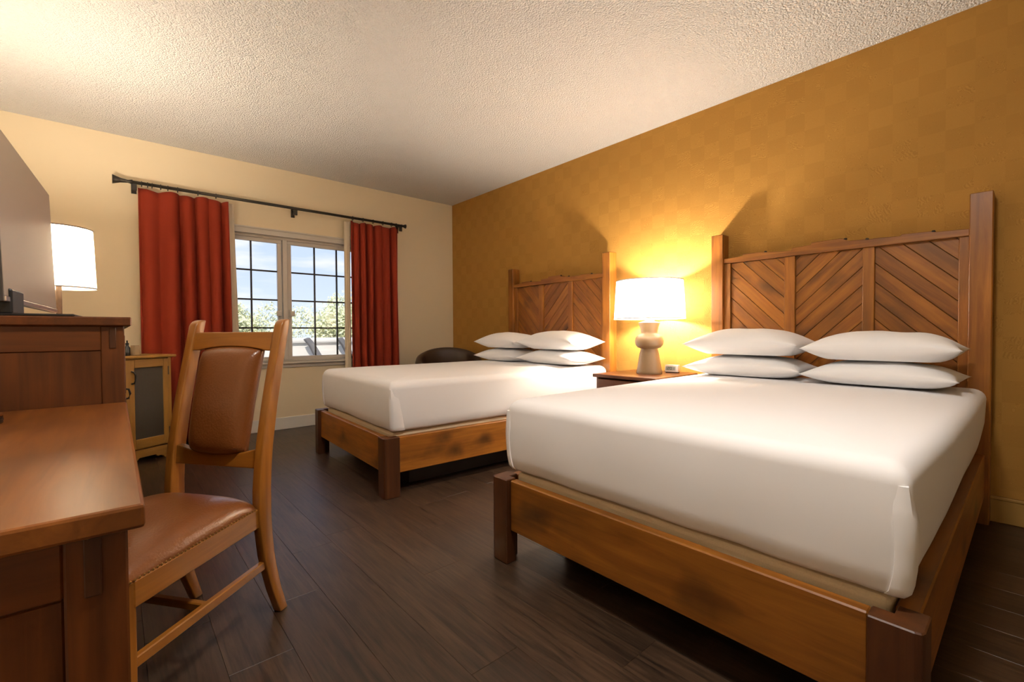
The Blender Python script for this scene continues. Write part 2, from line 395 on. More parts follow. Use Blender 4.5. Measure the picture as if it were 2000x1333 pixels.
# unseen fill lamp added at the ceiling to brighten near bed and desk
cl = tag(empty('added_fill_light', (-2.75, -4.72, H)), 'added out-of-view fill light at the ceiling, glowing dome with bronze rim', 'lamp')
lathe('rim', [(.175, 0), (.185, -.004), (.185, -.028), (.165, -.030)], 'bronze', cl, (0, 0, 0), 40, cap=False)
lathe('fill_dome', [(.165, -.028), (.150, -.055), (.115, -.080), (.06, -.094), (0, -.098)], 'fill_glow', cl, (0, 0, 0), 36, cap=False)

# ------------------------------------------------------------------ beds
def board_poly(y0, y1, z0, z1, s, k, w):
    """diagonal board: strip k of width w (perpendicular), clipped to the panel; s=+1 rises with y"""
    d = w*math.sqrt(2)
    lo, hi = k*d+.0016, (k+1)*d-.0016
    poly = [(y0, z0), (y1, z0), (y1, z1), (y0, z1)]
    def val(p): return p[1]-s*p[0]
    for sign, lim in ((1, lo), (-1, hi)):
        out = []
        for i in range(len(poly)):
            a, c = poly[i], poly[(i+1) % len(poly)]
            va, vc = sign*(val(a)-lim), sign*(val(c)-lim)
            if va >= 0: out.append(a)
            if va*vc < 0:
                t_ = va/(va-vc); out.append((a[0]+(c[0]-a[0])*t_, a[1]+(c[1]-a[1])*t_))
        poly = out
        if len(poly) < 3: return None
    return poly
BC = -4.2875
def make_bed():
    b = empty('bed_frame')
    for s in (-1, 1):
        box('headboard_post', -.105, -.010, s*.7175, s*.632, 0, 1.70, 'honey_calm_z', b, .004)
    yl = lambda y: y-BC
    # stepped top rail
    prof = [(-3.655, 1.490), (-3.655, 1.522), (-3.786, 1.528), (-3.79, 1.541), (-3.90, 1.541), (-3.935, 1.535), (-3.96, 1.533), (-4.02, 1.528), (-4.095, 1.524), (-4.098, 1.541), (-4.205, 1.545),
            (-4.208, 1.559), (-4.365, 1.561), (-4.385, 1.553), (-4.40, 1.540), (-4.48, 1.537), (-4.50, 1.533), (-4.54, 1.535), (-4.645, 1.530), (-4.648, 1.539), (-4.77, 1.535), (-4.79, 1.528), (-4.92, 1.523), (-4.92, 1.486)]
    prism('headboard_rail', [(yl(y), z) for y, z in prof], 0, -.092, -.03, 'honey_calm_y', b, .003)
    for y, z in ((-3.936, 1.537), (-4.386, 1.553), (-4.492, 1.536), (-4.781, 1.532)):
        lathe('knot', [(.0, -.004), (.008, -.004), (.010, 0), (.006, .006), (0, .007)], 'dark_plinth', b, (-.085, yl(y), z), 10, cap=False)
    for y0, y1 in ((-3.70, -3.655), (-4.114, -4.050), (-4.527, -4.470), (-4.92, -4.880)):
        box('stile', -.080, -.035, yl(y0), yl(y1), .30, 1.4885, 'honey_calm_z', b, .003)
    box('lower_rail', -.080, -.035, -.632, .632, .22, .30, 'honey_calm_y', b, .003)
    box('backing_panel', -.045, -.035, -.632, .632, .24, 1.49, 'dark_plinth', b, 0)
    for (y0, y1), s in zip(((-4.05, -3.70), (-4.47, -4.114), (-4.88, -4.527)), (1, -1, 1)):
        a0, a1 = yl(y0), yl(y1)
        z0, z1 = .301, 1.488
        c = [(z_-s*y_) for y_ in (a0, a1) for z_ in (z0, z1)]
        d = .077*math.sqrt(2)
        for k in range(int(min(c)//d), int(max(c)//d)+1):
            p = board_poly(a0, a1, z0, z1, s, k, .077)
            if not p: continue
            # mesh built in a frame turned 45 degrees so the grain runs along the board
            cy, cz = sum(q_[0] for q_ in p)/len(p), sum(q_[1] for q_ in p)/len(p)
            th = s*PI/4
            loc = [((q_[0]-cy)*math.cos(th)+(q_[1]-cz)*math.sin(th), -(q_[0]-cy)*math.sin(th)+(q_[1]-cz)*math.cos(th)) for q_ in p]
            o = prism('board', loc, 0, -.010, .010, 'honey_y', b, .0018)
            off = Vector(o.location)
            o.rotation_euler = (th, 0, 0)
            o.location = Vector((-.055, cy, cz)) + Matrix.Rotation(th, 3, 'X') @ off
    # rails and foot
    for s in (-1, 1):
        box('side_rail', -2.085, -.105, s*.655, s*.70, .142, .36, 'honey_x', b, .004)
        L = [(-2.185, s*.7175), (-2.085, s*.7175), (-2.085, s*.660), (-2.130, s*.660), (-2.130, s*.620), (-2.185, s*.620)]
        ch = .016
        L = [(-2.185+ch, s*.7175), (-2.085, s*.7175)] + L[2:] + [(-2.185, s*(.7175-ch)), (-2.1815, s*(.7175-ch*.35)), (-2.185+ch*.35, s*(.7175-.0035))]
        prism('foot_post', L, 2, 0, .365, 'post_z', b, .003)
    box('foot_rail', -2.163, -2.125, -.619, .619, .142, .36, 'honey_y', b, .004)
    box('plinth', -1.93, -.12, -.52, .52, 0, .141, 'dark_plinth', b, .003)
    box('slat_deck', -2.12, -.11, -.65, .65, .142, .160, 'dark_plinth', b, 0)
    return b
def rr_ring(a, b_, rc, inset, na=34, nb=24, nc=6):
    a2, b2 = a-inset, b_-inset; r = max(.004, min(rc-inset*.25, a2, b2)); pts = []
    cs = [(a2-r, b2-r, 0), (-a2+r, b2-r, PI/2), (-a2+r, -b2+r, PI), (a2-r, -b2+r, 1.5*PI)]
    for i, (cx, cy, st_) in enumerate(cs):
        for k in range(nc+1):
            t_ = st_+PI/2*k/nc; pts.append((cx+r*math.cos(t_), cy+r*math.sin(t_)))
        nx, ny, st2 = cs[(i+1) % 4]
        p0 = pts[-1]; p1 = (nx+r*math.cos(st2), ny+r*math.sin(st2)); m_ = na if i % 2 == 0 else nb
        for k in range(1, m_): pts.append((p0[0]+(p1[0]-p0[0])*k/m_, p0[1]+(p1[1]-p0[1])*k/m_))
    return pts
def make_mattress(seed):
    mt = empty('mattress')
    a, b_ = 1.005, .685; cx = -1.125; z0, z1, R_ = .392, .702, .052
    lev = [(.020, z0), (.010, z0+.012), (.004, z0+.06), (-.002, z0+.14)]
    for k in range(7):
        t_ = PI/2*k/6; lev.append((R_*(1-math.cos(t_)), z1-R_+R_*math.sin(t_)))
    for s in (.08, .12, .18, .26, .34, .42, .50, .58, .64): lev.append((s, z1))
    v, f = [], []
    for li, (ins, z) in enumerate(lev):
        ring = rr_ring(a, b_, .036, ins)
        for (x, y) in ring:
            nz = noise.noise(Vector((x*1.7+seed, y*1.7, z*3)))
            n2 = noise.noise(Vector((x*5+seed, y*5, z*5)))
            zz, xx, yy = z, x+cx, y
            wide = 1+.030*math.sin(min(1, max(0, (x+a)/(1.1)))*PI/2)*min(1, max(0, (z-z0)/.2))   # fuller towards the head
            yy *= wide
            if li > 10: zz += .012*min(1, (ins-.052)/.2)+.006*nz
            elif li <= 1: zz += .006*nz+.004*n2
            yy += .006*nz*(1 if y > 0 else -1) if li < 8 else 0
            xx += .005*n2 if li < 8 else 0
            v.append((xx, yy, zz))
    N = len(ring)
    for i in range(len(lev)-1):
        for k in range(N): f.append((i*N+k, i*N+(k+1) % N, (i+1)*N+(k+1) % N, (i+1)*N+k))
    f.append(tuple(range(N))); f.append(tuple(range((len(lev)-1)*N, len(lev)*N)))
    mesh('fitted_sheet', v, f, 'sheet', mt, smooth=True)
    # tucked hospital-corner flaps folded round the foot corners
    for s in (-1, 1):
        P, F = [], []
        n_, K = 20, 9
        for i in range(n_+1):
            t_ = i/n_; z = z1-.050-(z1-.050-z0-.002)*t_
            zr = z-z0
            ins = .020-.010*min(1, zr/.012)-.006*min(1, max(0, zr-.012)/.048)-.004*min(1, max(0, zr-.06)/.08)
            e_ = .016*min(1, t_*3)-.005
            wob = .003*math.sin(t_*7+seed)
            xf, yo = cx-a+ins, b_-ins
            w_ = .030+.035*t_+wob
            g_ = .006*min(1, t_*4)-.003
            prof = [(xf+.040, yo-.04), (xf+.010, yo-.030+wob), (xf-g_, yo-.026+wob), (xf-g_-.002, yo-.012), (xf+.004, yo+e_*.6), (xf+.016, yo+e_), (xf+.030+w_*.6, yo+e_*.9), (xf+.038+w_, yo-.006), (xf+.038+w_, yo-.04)]
            P += [(x_, s*y_, z) for x_, y_ in prof]
        for i in range(n_):
            for k in range(K): F.append((i*K+k, i*K+(k+1) % K, (i+1)*K+(k+1) % K, (i+1)*K+k))
        F.append(tuple(range(K))); F.append(tuple(n_*K+k for k in range(K)))
        fo_ = mesh('corner_flap', P, F, 'sheet', mt, smooth=True); fo_.modifiers.new('split', 'EDGE_SPLIT').split_angle = math.radians(50)
    return mt
def make_spring():
    o = mesh('box_spring', [(0, 0, 0)]*0 or [(x, y, z) for x in (-2.10, -.115) for y in (-.648, .648) for z in (.1605, .379)],
             [(0, 1, 3, 2), (4, 6, 7, 5), (0, 4, 5, 1), (2, 3, 7, 6), (0, 2, 6, 4), (1, 5, 7, 3)], 'ticking', center=False)
    bm = bmesh.new(); bm.from_mesh(o.data); bmesh.ops.bevel(bm, geom=bm.edges[:], offset=.018, segments=3, affect='EDGES', profile=.5); bm.to_mesh(o.data); bm.free()
    return o
bed1 = tag(make_bed(), 'stained wooden bed frame with tall plank headboard, nearest the camera', 'bed', 'two wooden beds')
bed1.location = (0, BC, 0)
bed2 = copy_tree(bed1); tag(bed2, 'stained wooden bed frame with plank headboard, on the window side of the lamp', 'bed', 'two wooden beds')
PHI = math.radians(-2.3)
B2 = (-.028, -1.984, 0)
bed2.location = B2; bed2.rotation_euler = (0, 0, PHI)
sp1 = tag(make_spring(), 'cream fabric box spring inside the near bed frame', 'box spring', 'box springs'); sp1.location = (0, BC, 0)
sp2 = tag(copy_tree(sp1), 'cream fabric box spring inside the bed frame closer to the window', 'box spring', 'box springs'); sp2.location = B2; sp2.rotation_euler = (0, 0, PHI)
m1 = tag(make_mattress(3.1), 'thick mattress in a tight white sheet, nearest the camera', 'mattress', 'white sheeted mattresses'); m1.location = (0, BC, 0)
m2 = tag(make_mattress(9.4), 'thick mattress in a tight white sheet, on the bed nearer the window', 'mattress', 'white sheeted mattresses'); m2.location = B2; m2.rotation_euler = (0, 0, PHI)

def make_pillow(name, L, Wd, T, seed, low=.62, n=30):
    """L along y, Wd along x; resting on z = 0"""
    v, f = [], []
    idx = {}
    for side in (0, 1):
        for i in range(n+1):
            for j in range(n+1):
                u, w = 2*i/n-1, 2*j/n-1
                u, w = math.sin(u*PI/2)*.35+u*.65, math.sin(w*PI/2)*.35+w*.65
                edge = i in (0, n) or j in (0, n)
                if side and edge: idx[(1, i, j)] = idx[(0, i, j)]; continue
                x = Wd/2*u*(1-.10*(1-w*w)*abs(u)**3)
                y = L/2*w*(1-.07*(1-u*u)*abs(w)**3)
                h = max(0, (1-abs(u)**2.2))**.62*max(0, (1-abs(w)**2.6))**.66
                nn = noise.noise(Vector((x*5+seed, y*5, side*3)))*.010 + noise.noise(Vector((x*14+seed, y*9, side*5)))*.004
                z = T*low*.95 + (T*(1-low*.95)*h+nn*h if side else -T*low*.95*min(1, h*1.5)**.8)
                z += -.022*abs(w)**5*(1 if low > .5 else .6)
                idx[(side, i, j)] = len(v); v.append((x, y, z))
    for side in (0, 1):
        for i in range(n):
            for j in range(n):
                q_ = [idx[(side, i, j)], idx[(side, i+1, j)], idx[(side, i+1, j+1)], idx[(side, i, j+1)]]
                f.append(tuple(q_ if side else q_[::-1]))
    o = mesh(name, v, f, 'pillowcase', smooth=True, center=False)
    return o
PIL = [  # x, y, z, length, width, thickness, turn, label
    (-.40, -3.955, .722, .68, .44, .125, .03, 'lower white pillow by the lamp on the near bed'),
    (-.41, -3.960, .853, .675, .43, .160, -.02, 'upper white pillow by the lamp on the near bed'),
    (-.44, -4.625, .722, .63, .44, .118, -.02, 'lower white pillow on the near bed, farther from the lamp'),
    (-.44, -4.625, .846, .635, .43, .150, .015, 'upper white pillow on the near bed, farther from the lamp'),
    (-.44, -1.660, .722, .63, .44, .120, -.04, 'lower white pillow on the window-side bed, away from the lamp'),
    (-.44, -1.665, .848, .63, .43, .150, -.02, 'upper white pillow on the window-side bed, away from the lamp'),
    (-.44, -2.350, .722, .70, .44, .120, -.03, 'lower white pillow on the window-side bed, next to the lamp'),
    (-.44, -2.350, .848, .70, .43, .160, -.05, 'upper white pillow on the window-side bed, next to the lamp')]
for i, (x, y, z, L, Wd, T, rz, lab) in enumerate(PIL):
    o = make_pillow('pillow', L, Wd, T, i*7.3, .5)
    o.location = (x, y, z); o.rotation_euler = (0, 0, rz); tag(o, lab, 'pillow', 'white bed pillows')

# ------------------------------------------------------------------ nightstand, lamp, clock
NZ = .672
ns = tag(empty('nightstand', (-.31, -3.14, 0)), 'wooden nightstand between the two beds under the white lamp', 'nightstand')
box('top', -.315, .295, -.285, .265, NZ-.026, NZ, 'desk_y', ns, .004)
box('side_panel', -.29, .28, .225, .245, .04, NZ-.026, 'desk_z', ns); box('side_panel', -.29, .28, -.265, -.245, .04, NZ-.026, 'desk_z', ns)
box('back_panel', .265, .28, -.245, .225, .04, NZ-.026, 'desk_z', ns)
for y in (-.245, .225-.0): pass
for zz0, zz1 in ((.36, .635), (.09, .35)):
    d = box('drawer', -.305, .20, -.243, .223, zz0, zz1, 'desk_y', ns, .004)
    k = lathe('knob', [(0, -.02), (.016, -.018), (.018, -.006), (.008, 0), (.006, .012)], 'iron', d, (-.2645, 0, 0), 16, cap=False); k.rotation_euler = (0, PI/2, 0)
box('base', -.28, .28, -.255, .235, 0, .04, 'desk_y', ns, .003)

lp = tag(empty('table_lamp', (-.285, -3.165, NZ)), 'tan ceramic gourd table lamp with white drum shade on the nightstand', 'lamp')
lathe('lamp_base', [(.096, 0), (.098, .006), (.095, .02), (.082, .10), (.072, .16), (.064, .190), (.066, .194), (.088, .203), (.103, .222), (.109, .250), (.103, .278), (.088, .298), (.066, .308), (.062, .314), (.064, .33), (.070, .36), (.080, .388), (.082, .396), (.060, .402), (.03, .412)], 'ceramic', lp, (0, 0, 0), 48)
lathe('socket', [(.014, .412), (.014, .47), (.02, .475), (.02, .50)], 'silver', lp, (0, 0, 0), 16)
sh = lathe('lamp_shade', [(.268, .425), (.250, .722)], 'linen_shade', lp, (0, 0, 0), 64, cap=False)
for r_, z_ in ((.2685, .428), (.2505, .719)):
    lathe('shade_rim', [(r_, -.004), (r_+.002, -.004), (r_+.002, .004), (r_, .004), (r_, -.004)], 'pillowcase', sh, (0, 0, z_), 64, cap=False)
lathe('bulb', [(.012, .50), (.02, .52), (.032, .56), (.030, .585), (.018, .60), (0, .604)], 'bulb', lp, (0, 0, 0), 20, cap=False)

ck = tag(empty('alarm_clock', (-.11, -3.262, NZ), math.radians(12)), 'small white digital alarm clock behind the lamp on the nightstand', 'clock')
prism('clock_body', [(-.028, .006), (-.016, .062), (.024, .062), (.034, .006)], 1, -.052, .052, 'clock_white', ck, .003)
box('clock_foot', -.024, .030, -.046, .046, 0, .007, 'black', ck, .001)
dsp = box('display', -.0015, .0015, -.038, .038, -.015, .015, 'lcd', ck, 0); dsp.location = (-.0228, .006, .034); dsp.rotation_euler = (0, math.radians(12), 0)
SEG = {'2': 'abged', '0': 'abcdef', '1': 'bc'}
for ch_, yc in (('2', .018), ('0', -.002), ('1', -.020)):
    for sg in SEG[ch_]:
        w_, h_ = .006, .0095
        y0, z0, dy, dz = {'a': (0, h_, w_, .0016), 'g': (0, 0, w_, .0016), 'd': (0, -h_, w_, .0016), 'f': (w_, h_/2, .0016, h_/2), 'e': (w_, -h_/2, .0016, h_/2), 'b': (-w_, h_/2, .0016, h_/2), 'c': (-w_, -h_/2, .0016, h_/2)}[sg]
        box('digit_segment', -.0022, -.0014, yc+y0-dy, yc+y0+dy, z0-dz, z0+dz, 'lcd_digit', dsp, 0)

# ------------------------------------------------------------------ desk
DX, DZ = -3.41, .763
dk = tag(empty('desk', (-3.75, -3.69, 0)), 'reddish brown wooden desk with a thick glossy top in the foreground', 'desk')
def loc_box(root, name, x0, x1, y0, y1, z0, z1, mat, bev=.003, par=None):
    o = box(name, x0, x1, y0, y1, z0, z1, mat, bev=bev)
    o.parent = par or root
    o.location = o.location-root.location-(par.location if par else Vector((0, 0, 0)))
    return o
dy0, dy1, dx0 = -4.332, -3.052, -4.13
loc_box(dk, 'desktop', dx0, DX, dy0, dy1, DZ-.034, DZ, 'desktop_y', .005)
ex = -3.429
es = loc_box(dk, 'end_stile', ex-.066, ex, dy0+.022, dy0+.062, 0, DZ-.034, 'desk_z')
loc_box(dk, 'inlay', -3.475, -3.457, dy0+.017, dy0+.0215, .645, .726, 'post_z', .0015, es)
loc_box(dk, 'end_stile', dx0+.01, dx0+.076, dy0+.022, dy0+.062, 0, DZ-.034, 'desk_z')
loc_box(dk, 'end_rail', dx0+.076, ex-.066, dy0+.024, dy0+.060, .648, DZ-.034, 'desk_x')
loc_box(dk, 'end_panel', dx0+.076, ex-.066, dy0+.030, dy0+.054, .07, .647, 'desk_z')
loc_box(dk, 'end_rail', dx0+.076, ex-.066, dy0+.024, dy0+.060, 0, .07, 'desk_x')
loc_box(dk, 'back_panel', dx0+.02, dx0+.04, dy0+.062, dy1-.002, .25, DZ-.034, 'desk_y')
loc_box(dk, 'front_rail', ex-.03, ex-.008, dy0+.062, dy1-.002, .690, DZ-.034, 'desk_y')

# ------------------------------------------------------------------ tall dresser beside the desk
dr = tag(empty('dresser', (-3.75, -2.2, 0)), 'tall reddish brown dresser carrying the television and a lamp', 'dresser')
ry0, ry1, RT = -3.05, -1.32, 1.060
loc_box(dr, 'top', -4.135, -3.392, ry0-.022, ry1+.02, RT-.031, RT, 'desk_y', .004)
loc_box(dr, 'body', -4.13, -3.424, ry0+.012, ry1-.002, .08, RT-.031, 'desk_z', .002)
loc_box(dr, 'base', -4.12, -3.435, ry0+.02, ry1-.01, 0, .08, 'post_y', .002)
st_ = loc_box(dr, 'end_stile', -3.474, -3.412, ry0, ry0+.035, .02, RT-.031, 'desk_z')
loc_box(dr, 'inlay', -3.452, -3.434, ry0-.005, ry0-.0005, .952, 1.024, 'post_z', .0015, st_)
loc_box(dr, 'end_stile', -4.13, -4.068, ry0, ry0+.035, .02, RT-.031, 'desk_z')
loc_box(dr, 'end_rail', -4.068, -3.474, ry0+.002, ry0+.012, .945, RT-.031, 'desk_x', .002)
loc_box(dr, 'end_panel', -4.068, -3.474, ry0+.006, ry0+.012, .06, .944, 'desk_z', .001)
for j in range(4):
    z0_ = .10+j*.228
    d = loc_box(dr, 'drawer', -3.424, -3.410, ry0+.05, ry0+.86, z0_, z0_+.215, 'desk_y', .004)
    loc_box(dr, 'finger_groove', -3.4105, -3.4092, ry0+.30, ry0+.61, z0_+.19, z0_+.205, 'dark_plinth', 0, d)
d = loc_box(dr, 'door', -3.424, -3.410, ry0+.88, ry1-.03, .10, .999, 'desk_z', .004)
tube('handle', [(.006, .32, .115), (.040, .32, .108), (.047, .32, .08), (.040, .32, .052), (.006, .32, .045)], .006, 'iron', d, 8)

# ------------------------------------------------------------------ television
tv = tag(empty('television', (-3.676, -2.545, RT), math.radians(-2.8)), 'flat black-framed television standing on the dresser', 'television')
# local +x faces the room, y along its width
TW, TH, tz = .99, .565, .045
TILT = math.radians(-1.6)
def tvbox(name, x0, x1, y0, y1, z0, z1, mat, bev):
    o = box(name, x0, x1, y0, y1, z0, z1, mat, tv, bev)
    o.location = Matrix.Rotation(TILT, 3, 'Y') @ o.location; o.rotation_euler = (0, TILT, 0)
tvbox('rear_shell', -.045, -.008, -TW/2+.05, TW/2-.05, tz+.04, tz+TH-.04, 'black', .01)
tvbox('bezel', -.010, .006, -TW/2, TW/2, tz, tz+TH, 'bezel', .002)
tvbox('screen', .0045, .0075, -TW/2+.005, TW/2-.005, tz+.020, tz+TH-.005, 'tv_screen', 0)
tvbox('bottom_bar', .003, .011, -TW/2+.002, TW/2-.002, tz+.001, tz+.018, 'silver', .002)
box('stand_neck', -.06, .014, -.44, -.27, .008, tz+.045, 'black', tv, .006)
box('stand_plate', -.13, .16, -.46, .30, 0, .010, 'black', tv, .004)

# ------------------------------------------------------------------ lamp on the dresser
l2 = tag(empty('table_lamp', (-3.668, -1.56, RT)), 'slim bronze pole lamp with cream drum shade beside the television', 'lamp')
lathe('lamp_base', [(.075, 0), (.075, .010), (.03, .016), (.014, .022)], 'bronze', l2, (0, 0, 0), 36)
lathe('lamp_pole', [(.0125, .018), (.0125, .30), (.008, .302), (.008, .425)], 'bronze', l2, (0, 0, 0), 20)
s2 = lathe('lamp_shade', [(.158, .200), (.146, .535)], 'cream_shade', l2, (0, 0, 0), 56, cap=False)
for r_, z_ in ((.1585, .202), (.1465, .533)):
    lathe('shade_rim', [(r_, -.003), (r_+.002, -.003), (r_+.002, .003), (r_, .003), (r_, -.003)], 'bronze', s2, (0, 0, z_), 56, cap=False)
lathe('bulb', [(.012, .425), (.028, .455), (.030, .475), (.016, .495), (0, .499)], 'bulb_small', l2, (0, 0, 0), 18, cap=False)

# ------------------------------------------------------------------ coasters on the desk
for k in range(4):
    o = lathe('coaster', [(.044, 0), (.046, .001), (.046, .005), (.044, .006)], 'dark_leather' if k < 3 else 'leather', None, (-3.715+.001*(k % 2), -3.315, DZ+k*.0064), 32)
    tag(o, ('bottom dark coaster of the short stack on the desk', 'second dark coaster from the bottom of the desk stack', 'dark coaster just under the lighter one on the desk stack', 'top lighter brown coaster of the short stack on the desk')[k], 'coaster', 'stacked coasters')

# ------------------------------------------------------------------ cabinet by the window
CB_R = math.radians(29.5)
cbn = tag(empty('cabinet', (-3.257, -.570, 0), CB_R), 'honey pine cabinet with dark woven door panel beside the red curtain', 'cabinet')
cw, cdp, chh = .19, .36, .835
box('cabinet_top', -cw-.03, cw+.03, -.028, cdp, chh-.022, chh, 'pine_x', cbn, .008)
box('body', -cw, cw, .020, cdp-.005, .10, chh-.022, 'pine_z', cbn, .003)
# scalloped base
pts = [(-cw, 0), (-cw+.06, 0), (-cw+.075, .018), (-cw+.095, .026), (-cw+.115, .022), (-cw+.13, .040), (0, .040), (cw-.13, .040), (cw-.115, .022), (cw-.095, .026), (cw-.075, .018), (cw-.06, 0), (cw, 0), (cw, .10), (-cw, .10)]
prism('apron', pts, 1, -.004, .022, 'pine_x', cbn, .002)
for s in (-1, 1): box('side_foot', s*cw, s*(cw-.022), .022, cdp-.01, 0, .10, 'pine_z', cbn, .002)
box('face_stile', -cw, -cw+.03, -.001, .020, .101, chh-.022, 'pine_z', cbn, .002); box('face_stile', cw-.024, cw, -.001, .020, .101, chh-.022, 'pine_z', cbn, .002)
dr_ = empty('door'); dr_.parent = cbn; dr_.location = (0, 0, .11)
d0, d1, dt = -cw+.032, cw-.026, chh-.03-.11
box('door_stile', d0, d0+.075, -.006, .016, 0, dt, 'pine_z', dr_, .003); box('door_stile', d1-.036, d1, -.006, .016, 0, dt, 'pine_z', dr_, .003)
box('door_rail', d0+.076, d1-.037, -.006, .016, 0, .075, 'pine_x', dr_, .003); box('door_rail', d0+.076, d1-.037, -.006, .016, dt-.065, dt, 'pine_x', dr_, .003)
box('door_panel', d0+.076, d1-.037, .004, .012, .075, dt-.065, 'woven_panel', dr_, 0)
tube('handle', [(d0+.055, -.006, dt-.09), (d0+.060, -.026, dt-.095), (d0+.068, -.030, dt-.12), (d0+.068, -.030, dt-.155), (d0+.060, -.026, dt-.18), (d0+.055, -.006, dt-.185)], .0065, 'iron', dr_, 10)
for zz in (dt-.10, .10): box('hinge', d1-.004, d1+.006, -.010, .0, zz-.035, zz+.035, 'bronze', dr_, .002)
bt = tag(empty('bottle', (-3.366, -.570, chh)), 'small dark bottle with pump beside a beige box on the cabinet', 'bottle')
lathe('bottle_body', [(.016, 0), (.018, .004), (.018, .062), (.010, .075), (.009, .085)], 'black', bt, (0, 0, 0), 20)
lathe('pump', [(.011, .085), (.011, .097), (.005, .10), (.005, .118)], 'black', bt, (0, 0, 0), 14)
tb = tag(empty('tissue_box', (-3.318, -.535, chh), math.radians(30)), 'small beige box at the front of the pine cabinet top', 'box')
prism('carton', [(-.024, 0), (.024, 0), (.020, .075), (-.020, .075)], 1, -.024, .024, 'box_beige', tb, .003)
box('lid', -.018, .018, -.022, .022, .0752, .079, 'box_beige', tb, .001)

# ------------------------------------------------------------------ chair
ca = math.atan2(-.591, -.807)
ch = tag(empty('desk_chair', (-3.026-.591*.19, -3.381+.807*.19, 0), ca), 'wooden armless desk chair with brown leather back and seat', 'chair')
# local +x is forward (towards the desk), +y the side nearer the camera
def ramp(t_, pts):
    for i in range(len(pts)-1):
        if t_ <= pts[i+1][0]:
            a, b_ = pts[i], pts[i+1]; s = (t_-a[0])/(b_[0]-a[0]); s = s*s*(3-2*s) if len(a) > 2 else s
            return a[1]+(b_[1]-a[1])*s
    return pts[-1][1]
SPINE = [(0, -.035), (.10, .0), (.22, .030), (.36, .045), (.48, .044), (.60, .032), (.75, .004), (.90, -.030), (1.055, -.068)]
DEP = [(0, .036), (.2, .046), (.42, .056), (.6, .050), (.9, .044), (1.055, .042)]
for s in (-1, 1):
    v, f = [], []
    zs = [1.030*i/22 for i in range(23)]+[1.040, 1.047, 1.051, 1.053]
    cut = {23: .004, 24: .010, 25: .018, 26: .028}
    yc = lambda z: s*(.185+.004*abs(z-.45))
    for i, z in enumerate(zs):
        c_, d_ = ramp(z, SPINE), ramp(z, DEP); w_ = .0165
        top = 0
        for (dx, dy) in ((-1, -1), (1, -1), (1, 1), (-1, 1)):
            v.append((c_+dx*d_/2-(cut.get(i, 0) if dx > 0 else 0), yc(z)+dy*w_, z))
    for i in range(26):
        for k in range(4): f.append((i*4+k, i*4+(k+1) % 4, i*4+4+(k+1) % 4, i*4+4+k))
    f.append((0, 1, 2, 3)); f.append((104, 105, 106, 107))
    o = mesh('rear_leg', v, f, 'chair_z', ch)
    bm = bmesh.new(); bm.from_mesh(o.data)
    ed = [x for x in bm.edges if x.calc_face_angle(0) > 1]
    bmesh.ops.bevel(bm, geom=ed, offset=.005, segments=3, affect='EDGES', profile=.5)
    bm.to_mesh(o.data); bm.free(); o.data.shade_smooth()
    md = o.modifiers.new('split', 'EDGE_SPLIT'); md.split_angle = math.radians(40)
def back_rail(name, low, high, z_ref):
    """curved rail between the posts: low(y), high(y)"""
    v, f = [], []; n_ = 24; hw = .172
    for i in range(n_+1):
        y = -hw+2*hw*i/n_
        for z in (low(y), high(y)):
            c_ = ramp(z, SPINE)+.002
            v += [(c_-.013, y, z), (c_+.013, y, z)]
    for i in range(n_):
        a = i*4
        f += [(a, a+4, a+5, a+1), (a+2, a+3, a+7, a+6), (a, a+2, a+6, a+4), (a+1, a+5, a+7, a+3)]
    f += [(0, 1, 3, 2), (n_*4, n_*4+2, n_*4+3, n_*4+1)]
    o = mesh(name, v, f, 'chair_y', ch)
    bm = bmesh.new(); bm.from_mesh(o.data)
    bmesh.ops.bevel(bm, geom=[x for x in bm.edges if x.calc_face_angle(0) > .8], offset=.004, segments=2, affect='EDGES', profile=.5)
    bm.to_mesh(o.data); bm.free()
    return o
back_rail('crest_rail', lambda y: .938 if abs(y) > .145 else .938+.016*math.cos(y/.145*PI/2)**.7 - .0, lambda y: 1.006, 1)
back_rail('lower_back_rail', lambda y: .535, lambda y: .600-.022*math.cos(min(1, abs(y)/.15)*PI/2)**.6, .55)
def puff(name, prof, mat, par, n_=26, m_=30):
    """prof(u,v)->xyz front surface and back, u,v in -1..1"""
    v, f = [], []
    for sd in (0, 1):
        for i in range(n_+1):
            for j in range(m_+1): v.append(prof(2*i/n_-1, 2*j/m_-1, sd))
    K = (n_+1)*(m_+1)
    for sd in (0, 1):
        for i in range(n_):
            for j in range(m_):
                a = sd*K+i*(m_+1)+j; f.append((a, a+1, a+m_+2, a+m_+1))
    per = [(i, 0) for i in range(n_+1)]+[(n_, j) for j in range(1, m_+1)]+[(i, m_) for i in range(n_-1, -1, -1)]+[(0, j) for j in range(m_-1, 0, -1)]
    ids = [i*(m_+1)+j for i, j in per]
    for k in range(len(ids)):
        a, b_ = ids[k], ids[(k+1) % len(ids)]; f.append((a, b_, K+b_, K+a))
    return mesh(name, v, f, mat, par, smooth=True)
def backpad(u, v_, sd):
    z = .765+v_*.178; hw = .118+.006*v_
    if v_ > 0: z += .012*(1-u*u)*v_
    else: z -= -.010*(1-u*u)*v_*(-1)*-1 if False else .014*(1-u*u)*v_*(-1)
    y = u*hw
    bul = (1-abs(u)**5)**.5*(1-abs(v_)**7)**.5
    c_ = ramp(z, SPINE)
    return (c_+.006+.052*bul*(.86+.14*(1-u*u)) if sd == 0 else c_-.012-.006*bul, y, z)
bpad = puff('back_cushion', backpad, 'leather', ch)
